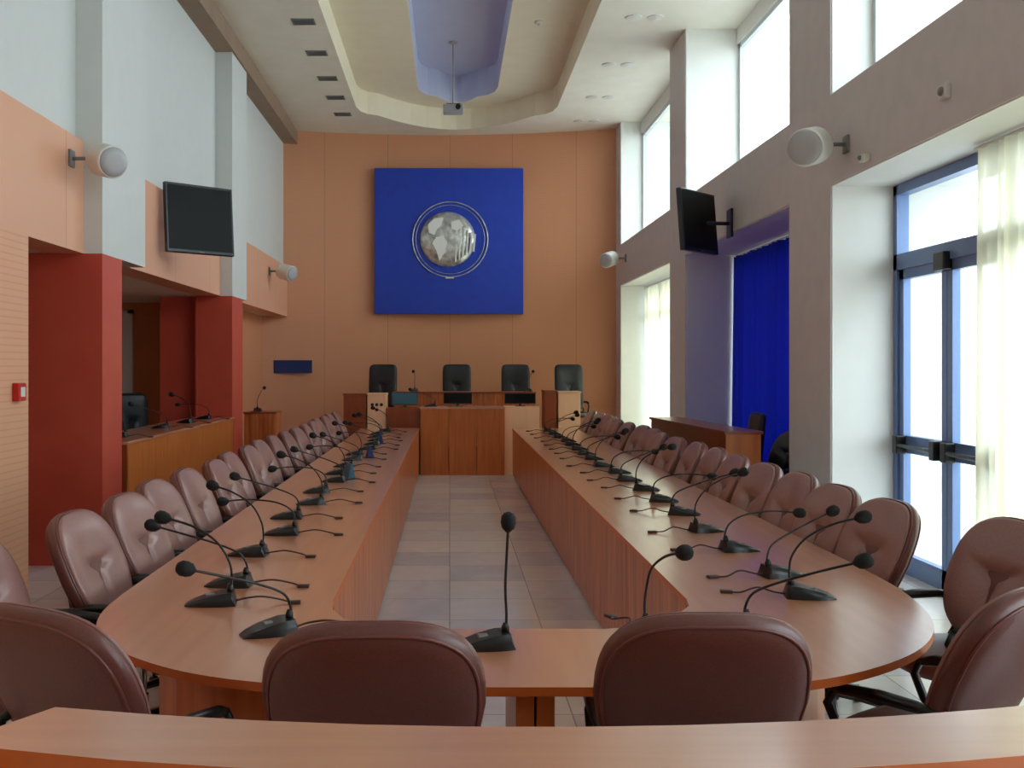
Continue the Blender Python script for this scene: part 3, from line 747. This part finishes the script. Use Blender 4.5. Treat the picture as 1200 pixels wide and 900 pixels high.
for k in range(6):
    x0 = .10+k*.07; h = .42-k*.04
    obj('stripe', relief([(x0, -h), (x0+.028, -h), (x0+.06, h-.1), (x0+.032, h-.1)], 0, -.12, .035), 'pale_silver', t)
b = B(); box(b, -.08, .08, -.04, -.02, -.73, -.69, 0, .004); obj('caption_strip', b, 'pale_silver', t)
b = B(); box(b, -3.38, -2.64, 18.80, 18.84, 1.58, 1.83, 0, .004)
o = obj('wall_sign', b, 'bluesign'); o.location = (0, .02, 0); o.rotation_euler = (0, 0, 0)
tag(o, 'dark blue blank sign board at the left end of the rear wall', 'sign')

# ================================================================== left alcove furniture
t = thing('wooden_counter', 'long orange wooden counter between the two red columns', 'counter', (-3.1, 11.3, 0))
b = B(); box(b, -3.5, -2.93, 8.93, 13.37, .99, 1.02, 0, .004); obj('countertop', rel(b, t), 'desk', t)
yy = 8.95
for k in range(5):
    b = B(); box(b, -2.965, -2.945, yy+.004, yy+.876, .03, .99, 0, .002); obj('front_panel', rel(b, t), 'honey', t); yy += .88
b = B(); box(b, -3.45, -2.945, 13.33, 13.36, 0, .99); obj('end_panel', rel(b, t), 'panel_dark', t)
b = B(); box(b, -3.45, -2.945, 8.95, 8.97, 0, .99); obj('end_panel', rel(b, t), 'panel_dark', t)
GA = 'microphones on the alcove counter'
for v, yy, rz, lab in ((0, 9.5, PI, 'black gooseneck microphone on the alcove counter beside the near red column'), (1, 10.9, PI+.3, 'second microphone from the near red column on the alcove counter'),
                   (2, 11.9, PI-.2, 'third microphone from the near red column on the alcove counter'), (0, 12.8, PI, 'microphone at the far end of the alcove counter')):
    mic(v, -3.2, yy, rz, lab, GA, 1.02)
cabinet('wooden_lectern', 'brown wooden lectern box behind the far red column', -3.02, -2.55, 14.4, 14.85, 0, 1.04, 'panel')['category'] = 'lectern'
mic(2, -2.85, 14.6, PI/2, 'gooseneck microphone on the brown lectern box', GA, 1.04)
o = copy_tree(ex); o.location = (-4.1, 13.1, 0); o.rotation_euler = (0, 0, -2.2); tag(o, 'black high backed chair standing deep in the alcove', 'chair', 'chairs in the alcove')

# ================================================================== right bench
t = thing('side_bench', 'brown wooden counter standing before the blue curtain', 'counter', (2.78, 10.9, 0))
b = B(); prism(b, [(2.66, 9.5), (3.04, 9.5), (2.88, 12.3), (2.5, 12.3)], 1.045, 1.075); obj('countertop', rel(b, t), 'panel_dark', t)
b = B(); prism(b, [(2.68, 9.55), (2.70, 9.55), (2.54, 12.27), (2.52, 12.27)], .0, 1.045); obj('front_panel', rel(b, t), 'panel_dark', t)
b = B(); box(b, 2.68, 3.02, 9.52, 9.545, 0, 1.045, 0, .003); obj('end_panel', rel(b, t), 'honey', t)
b = B(); box(b, 2.53, 2.86, 12.27, 12.29, 0, 1.045, 0, .003); obj('end_panel', rel(b, t), 'panel', t)
o = copy_tree(ex); o.location = (3.22, 11.0, 0); o.scale = (.88, .88, .88); o.rotation_euler = (0, 0, PI/2); tag(o, 'black high backed chair behind the side counter before the blue curtain', 'chair')
o = make_chair('swivel_chair', 'low black swivel chair by the near end of the side counter', 'chair', 'blackleather', 'blackleather'); o.location = (3.28, 10.0, 0); o.rotation_euler = (0, 0, PI/2+.3)

# ================================================================== televisions
def tv(label, P0, P1, zt, h, walls, tilt=.08):
    """P0 near top corner, P1 far top corner in plan"""
    a, c = Vector(P0), Vector(P1); mid = (a+c)/2; wd = (c-a).length; ang = math.atan2(c.y-a.y, c.x-a.x)
    t = thing('wall_television', label, 'television', (mid.x, mid.y, zt-h/2), ang)
    b = B(); box(b, -wd/2, wd/2, -.03, .03, -h/2, h/2, 0, .008); xf(b, b.verts[:], (0, 0, 0), (-tilt, 0, 0)); hs = obj('housing', b, 'black', t)
    b = B(); box(b, -wd/2+.025, wd/2-.025, -.034, -.031, -h/2+.035, h/2-.025); xf(b, b.verts[:], (0, 0, 0), (-tilt, 0, 0)); obj('screen', b, 'screen', hs)
    b = B(); box(b, -.03, .03, -.037, -.034, -h/2+.012, -h/2+.02); xf(b, b.verts[:], (0, 0, 0), (-tilt, 0, 0)); obj('badge', b, 'grey', hs)
    wl = Matrix.Rotation(-ang, 4, 'Z') @ (Vector((walls[0], walls[1], zt-h/2))-t.location)
    b = B(); box(b, -.12, .12, .03, .05, -.12, .12, 0, .004)
    tube(b, [(0, .04, 0), (0, .12, 0), wl], .022, 8); obj('wall_bracket', b, 'black', t, 'auto')
    b = B(); sx = .02; q = Matrix.Rotation(-ang, 4, 'Z'); box(b, -.015, .015, -.09, .09, -.16, .16, 0, .004); xf(b, b.verts[:], wl, q); obj('mounting_plate', b, 'black', t)
s1, s2 = 81/.74, 77.2/.74
tv('black television hanging between the white pilasters on the left', ((193-527)/s1, F/s1), ((272-527)/s2, F/s2), 1.7+218/s1-.0, .76, (-3.18, F/s2+.1))
s1, s2 = 74/.69, 70.5/.69
tv('black television on a bracket before the right window wall', ((797-527)/s1, F/s1), ((837-527)/s2, F/s2), 1.7+211/s1, .69, (XR-.01, 11.1))

# ================================================================== sound projectors on the walls
def speaker(label, x, y, z, side, aim, r=.135, ln=.30):
    """side: +1 on the right wall (points to -x), -1 on the left wall"""
    t = thing('sound_projector', label, 'loudspeaker', (x, y, z), 0, 'white wall loudspeakers')
    d = Vector((-side*math.cos(aim), -math.sin(aim), -.25)).normalized(); q = Vector((0, 0, 1)).rotation_difference(d).to_matrix().to_4x4()
    c = Vector((-side*.30, -.02, -.02))
    b = B(); lathe(b, [(r*.7, -ln/2), (r*.92, -ln/2+.02), (r, -ln/2+.06), (r, ln/2-.01), (r*.94, ln/2)], 24, c, q); bd = obj('housing', b, 'plastic', t, 'auto')
    b = B(); lathe(b, [(r*.9, ln/2), (r*.86, ln/2+.012), (r*.5, ln/2+.022), (r*.05, ln/2+.024)], 24, c, q); obj('grille', b, 'projgrey', bd, True)
    b = B(); box(b, -.02 if side > 0 else -.0, .0 if side > 0 else .02, -.05, .05, -.07, .07, 0, .004)
    tube(b, [(-side*.01, 0, 0), (-side*.12, 0, 0), c+Vector((side*.1, 0, 0))], .016, 8); obj('wall_bracket', b, 'grey', t, 'auto')
speaker('white cylindrical loudspeaker on the near left bulkhead', -3.13, 8.1, 3.42, -1, .75, .135, .26)
speaker('white cylindrical loudspeaker on the bulkhead near the rear wall', -3.13, 17.0, 3.36, -1, .6)
speaker('white cylindrical loudspeaker on the pier above the glazed door', XR, 7.85, 3.48, 1, .9, .15, .3)
speaker('white cylindrical loudspeaker near the far right corner', XR, 17.7, 3.66, 1, .9)
# small fittings
t = thing('fire_call_point', 'small red fire alarm call point on the near left wall', 'fire alarm', (-3.13, 7.08, 1.52))
b = B(); box(b, 0, .05, -.065, .065, -.065, .065, 0, .008); obj('housing', b, 'redplastic', t)
b = B(); box(b, .05, .054, -.035, .035, -.035, .035, 0, .003); obj('press_plate', b, 'plastic', t)
t = thing('motion_sensor', 'small white square sensor high on the right wall', 'sensor', (XR, 6.27, 3.46))
b = B(); box(b, -.04, 0, -.05, .05, -.05, .05, 0, .01); obj('housing', b, 'plastic', t)
b = B(); lathe(b, [(.03, 0), (.026, .012), (.01, .02)], 12, (-.04, 0, 0), (0, -PI/2, 0)); obj('lens', b, 'grey', t, True)
t = thing('motion_sensor', 'small white sensor just above the glazed door recess', 'sensor', (XR, 7.46, 3.29))
b = B(); box(b, -.06, 0, -.05, .05, -.03, .03, 0, .01); obj('housing', b, 'plastic', t)
b = B(); lathe(b, [(.02, 0), (.018, .012), (.006, .02)], 12, (-.06, 0, 0), (0, -PI/2, 0)); obj('lens', b, 'grey', t, True)
t = thing('smoke_detector', 'small round white smoke detector in the ceiling recess', 'smoke detector', (1.28, 14.1, ZC+.4))
b = B(); lathe(b, [(.06, 0), (.058, -.02), (.04, -.035), (.01, -.04)], 18); obj('housing', b, 'plastic', t, True)
b = B(); lathe(b, [(.012, -.038), (.01, -.046), (.002, -.047)], 10); obj('indicator', b, 'grey', t, True)
# ceiling projector
t = thing('ceiling_projector', 'small projector hanging on a thin pole from the lavender trough', 'projector', (.06, 16.5, ZC+.9))
b = B(); tube(b, [(0, 0, 0), (0, 0, -1.05)], .018, 10); lathe(b, [(.08, 0), (.08, -.02), (.03, -.04)], 16); obj('pole', b, 'projgrey', t, 'auto')
b = B(); box(b, -.17, .17, -.15, .15, -1.19, -1.07, 0, .02); pj = obj('housing', b, 'projgrey', t)
b = B(); lathe(b, [(.045, 0), (.045, .03), (.03, .035)], 16, (.08, -.15, -1.13), (PI/2, 0, 0)); obj('lens', b, 'black', pj, 'auto')
b = B(); box(b, -.12, .12, -.1, .1, -1.07, -1.05, 0, .004); obj('mount_plate', b, 'black', t)
# downlights (right) and air vents (left)
b0 = None
for i, yy in enumerate((12.8, 14.8, 16.6, 18.2)):
    for j, xx in enumerate((2.40, 2.68)):
        t = thing('downlight', '%s round recessed downlight of the %s pair from the viewer, right ceiling strip' % (['left', 'right'][j], ORD[i]), 'ceiling light', (xx, yy, ZC), 0, 'recessed downlights over the windows')
        b = B(); lathe(b, [(.09, -.012), (.105, -.008), (.105, .0), (.07, .0), (.06, -.006)], 20); obj('rim', b, 'plastic', t, 'auto')
        b = B(); lathe(b, [(.062, -.009), (.05, -.011), (.01, -.012)], 18); obj('lens', b, 'alu' if j else 'lampglass', t, True)
for i, yy in enumerate((12.95, 14.25, 15.5, 16.6, 17.7)):
    t = thing('ceiling_vent', '%s dark air vent from the viewer in the left ceiling strip' % ORD[i], 'air vent', (-1.93, yy, ZC), 0, 'air vents in the left ceiling strip')
    b = B(); x0, y0 = .15, .11
    box(b, -x0, x0, -y0, -y0+.02, -.012, 0); box(b, -x0, x0, y0-.02, y0, -.012, 0); box(b, -x0, -x0+.02, -y0, y0, -.012, 0); box(b, x0-.02, x0, -y0, y0, -.012, 0); obj('frame', b, 'grey', t)
    b = B(); box(b, -x0+.02, x0-.02, -y0+.02, y0-.02, -.004, 0); obj('backing', b, 'black', t)
    b = B()
    for k in range(5): box(b, -x0+.02, x0-.02, -y0+.03+k*.035, -y0+.04+k*.035, -.01, -.003)
    obj('slats', b, 'grey', t)
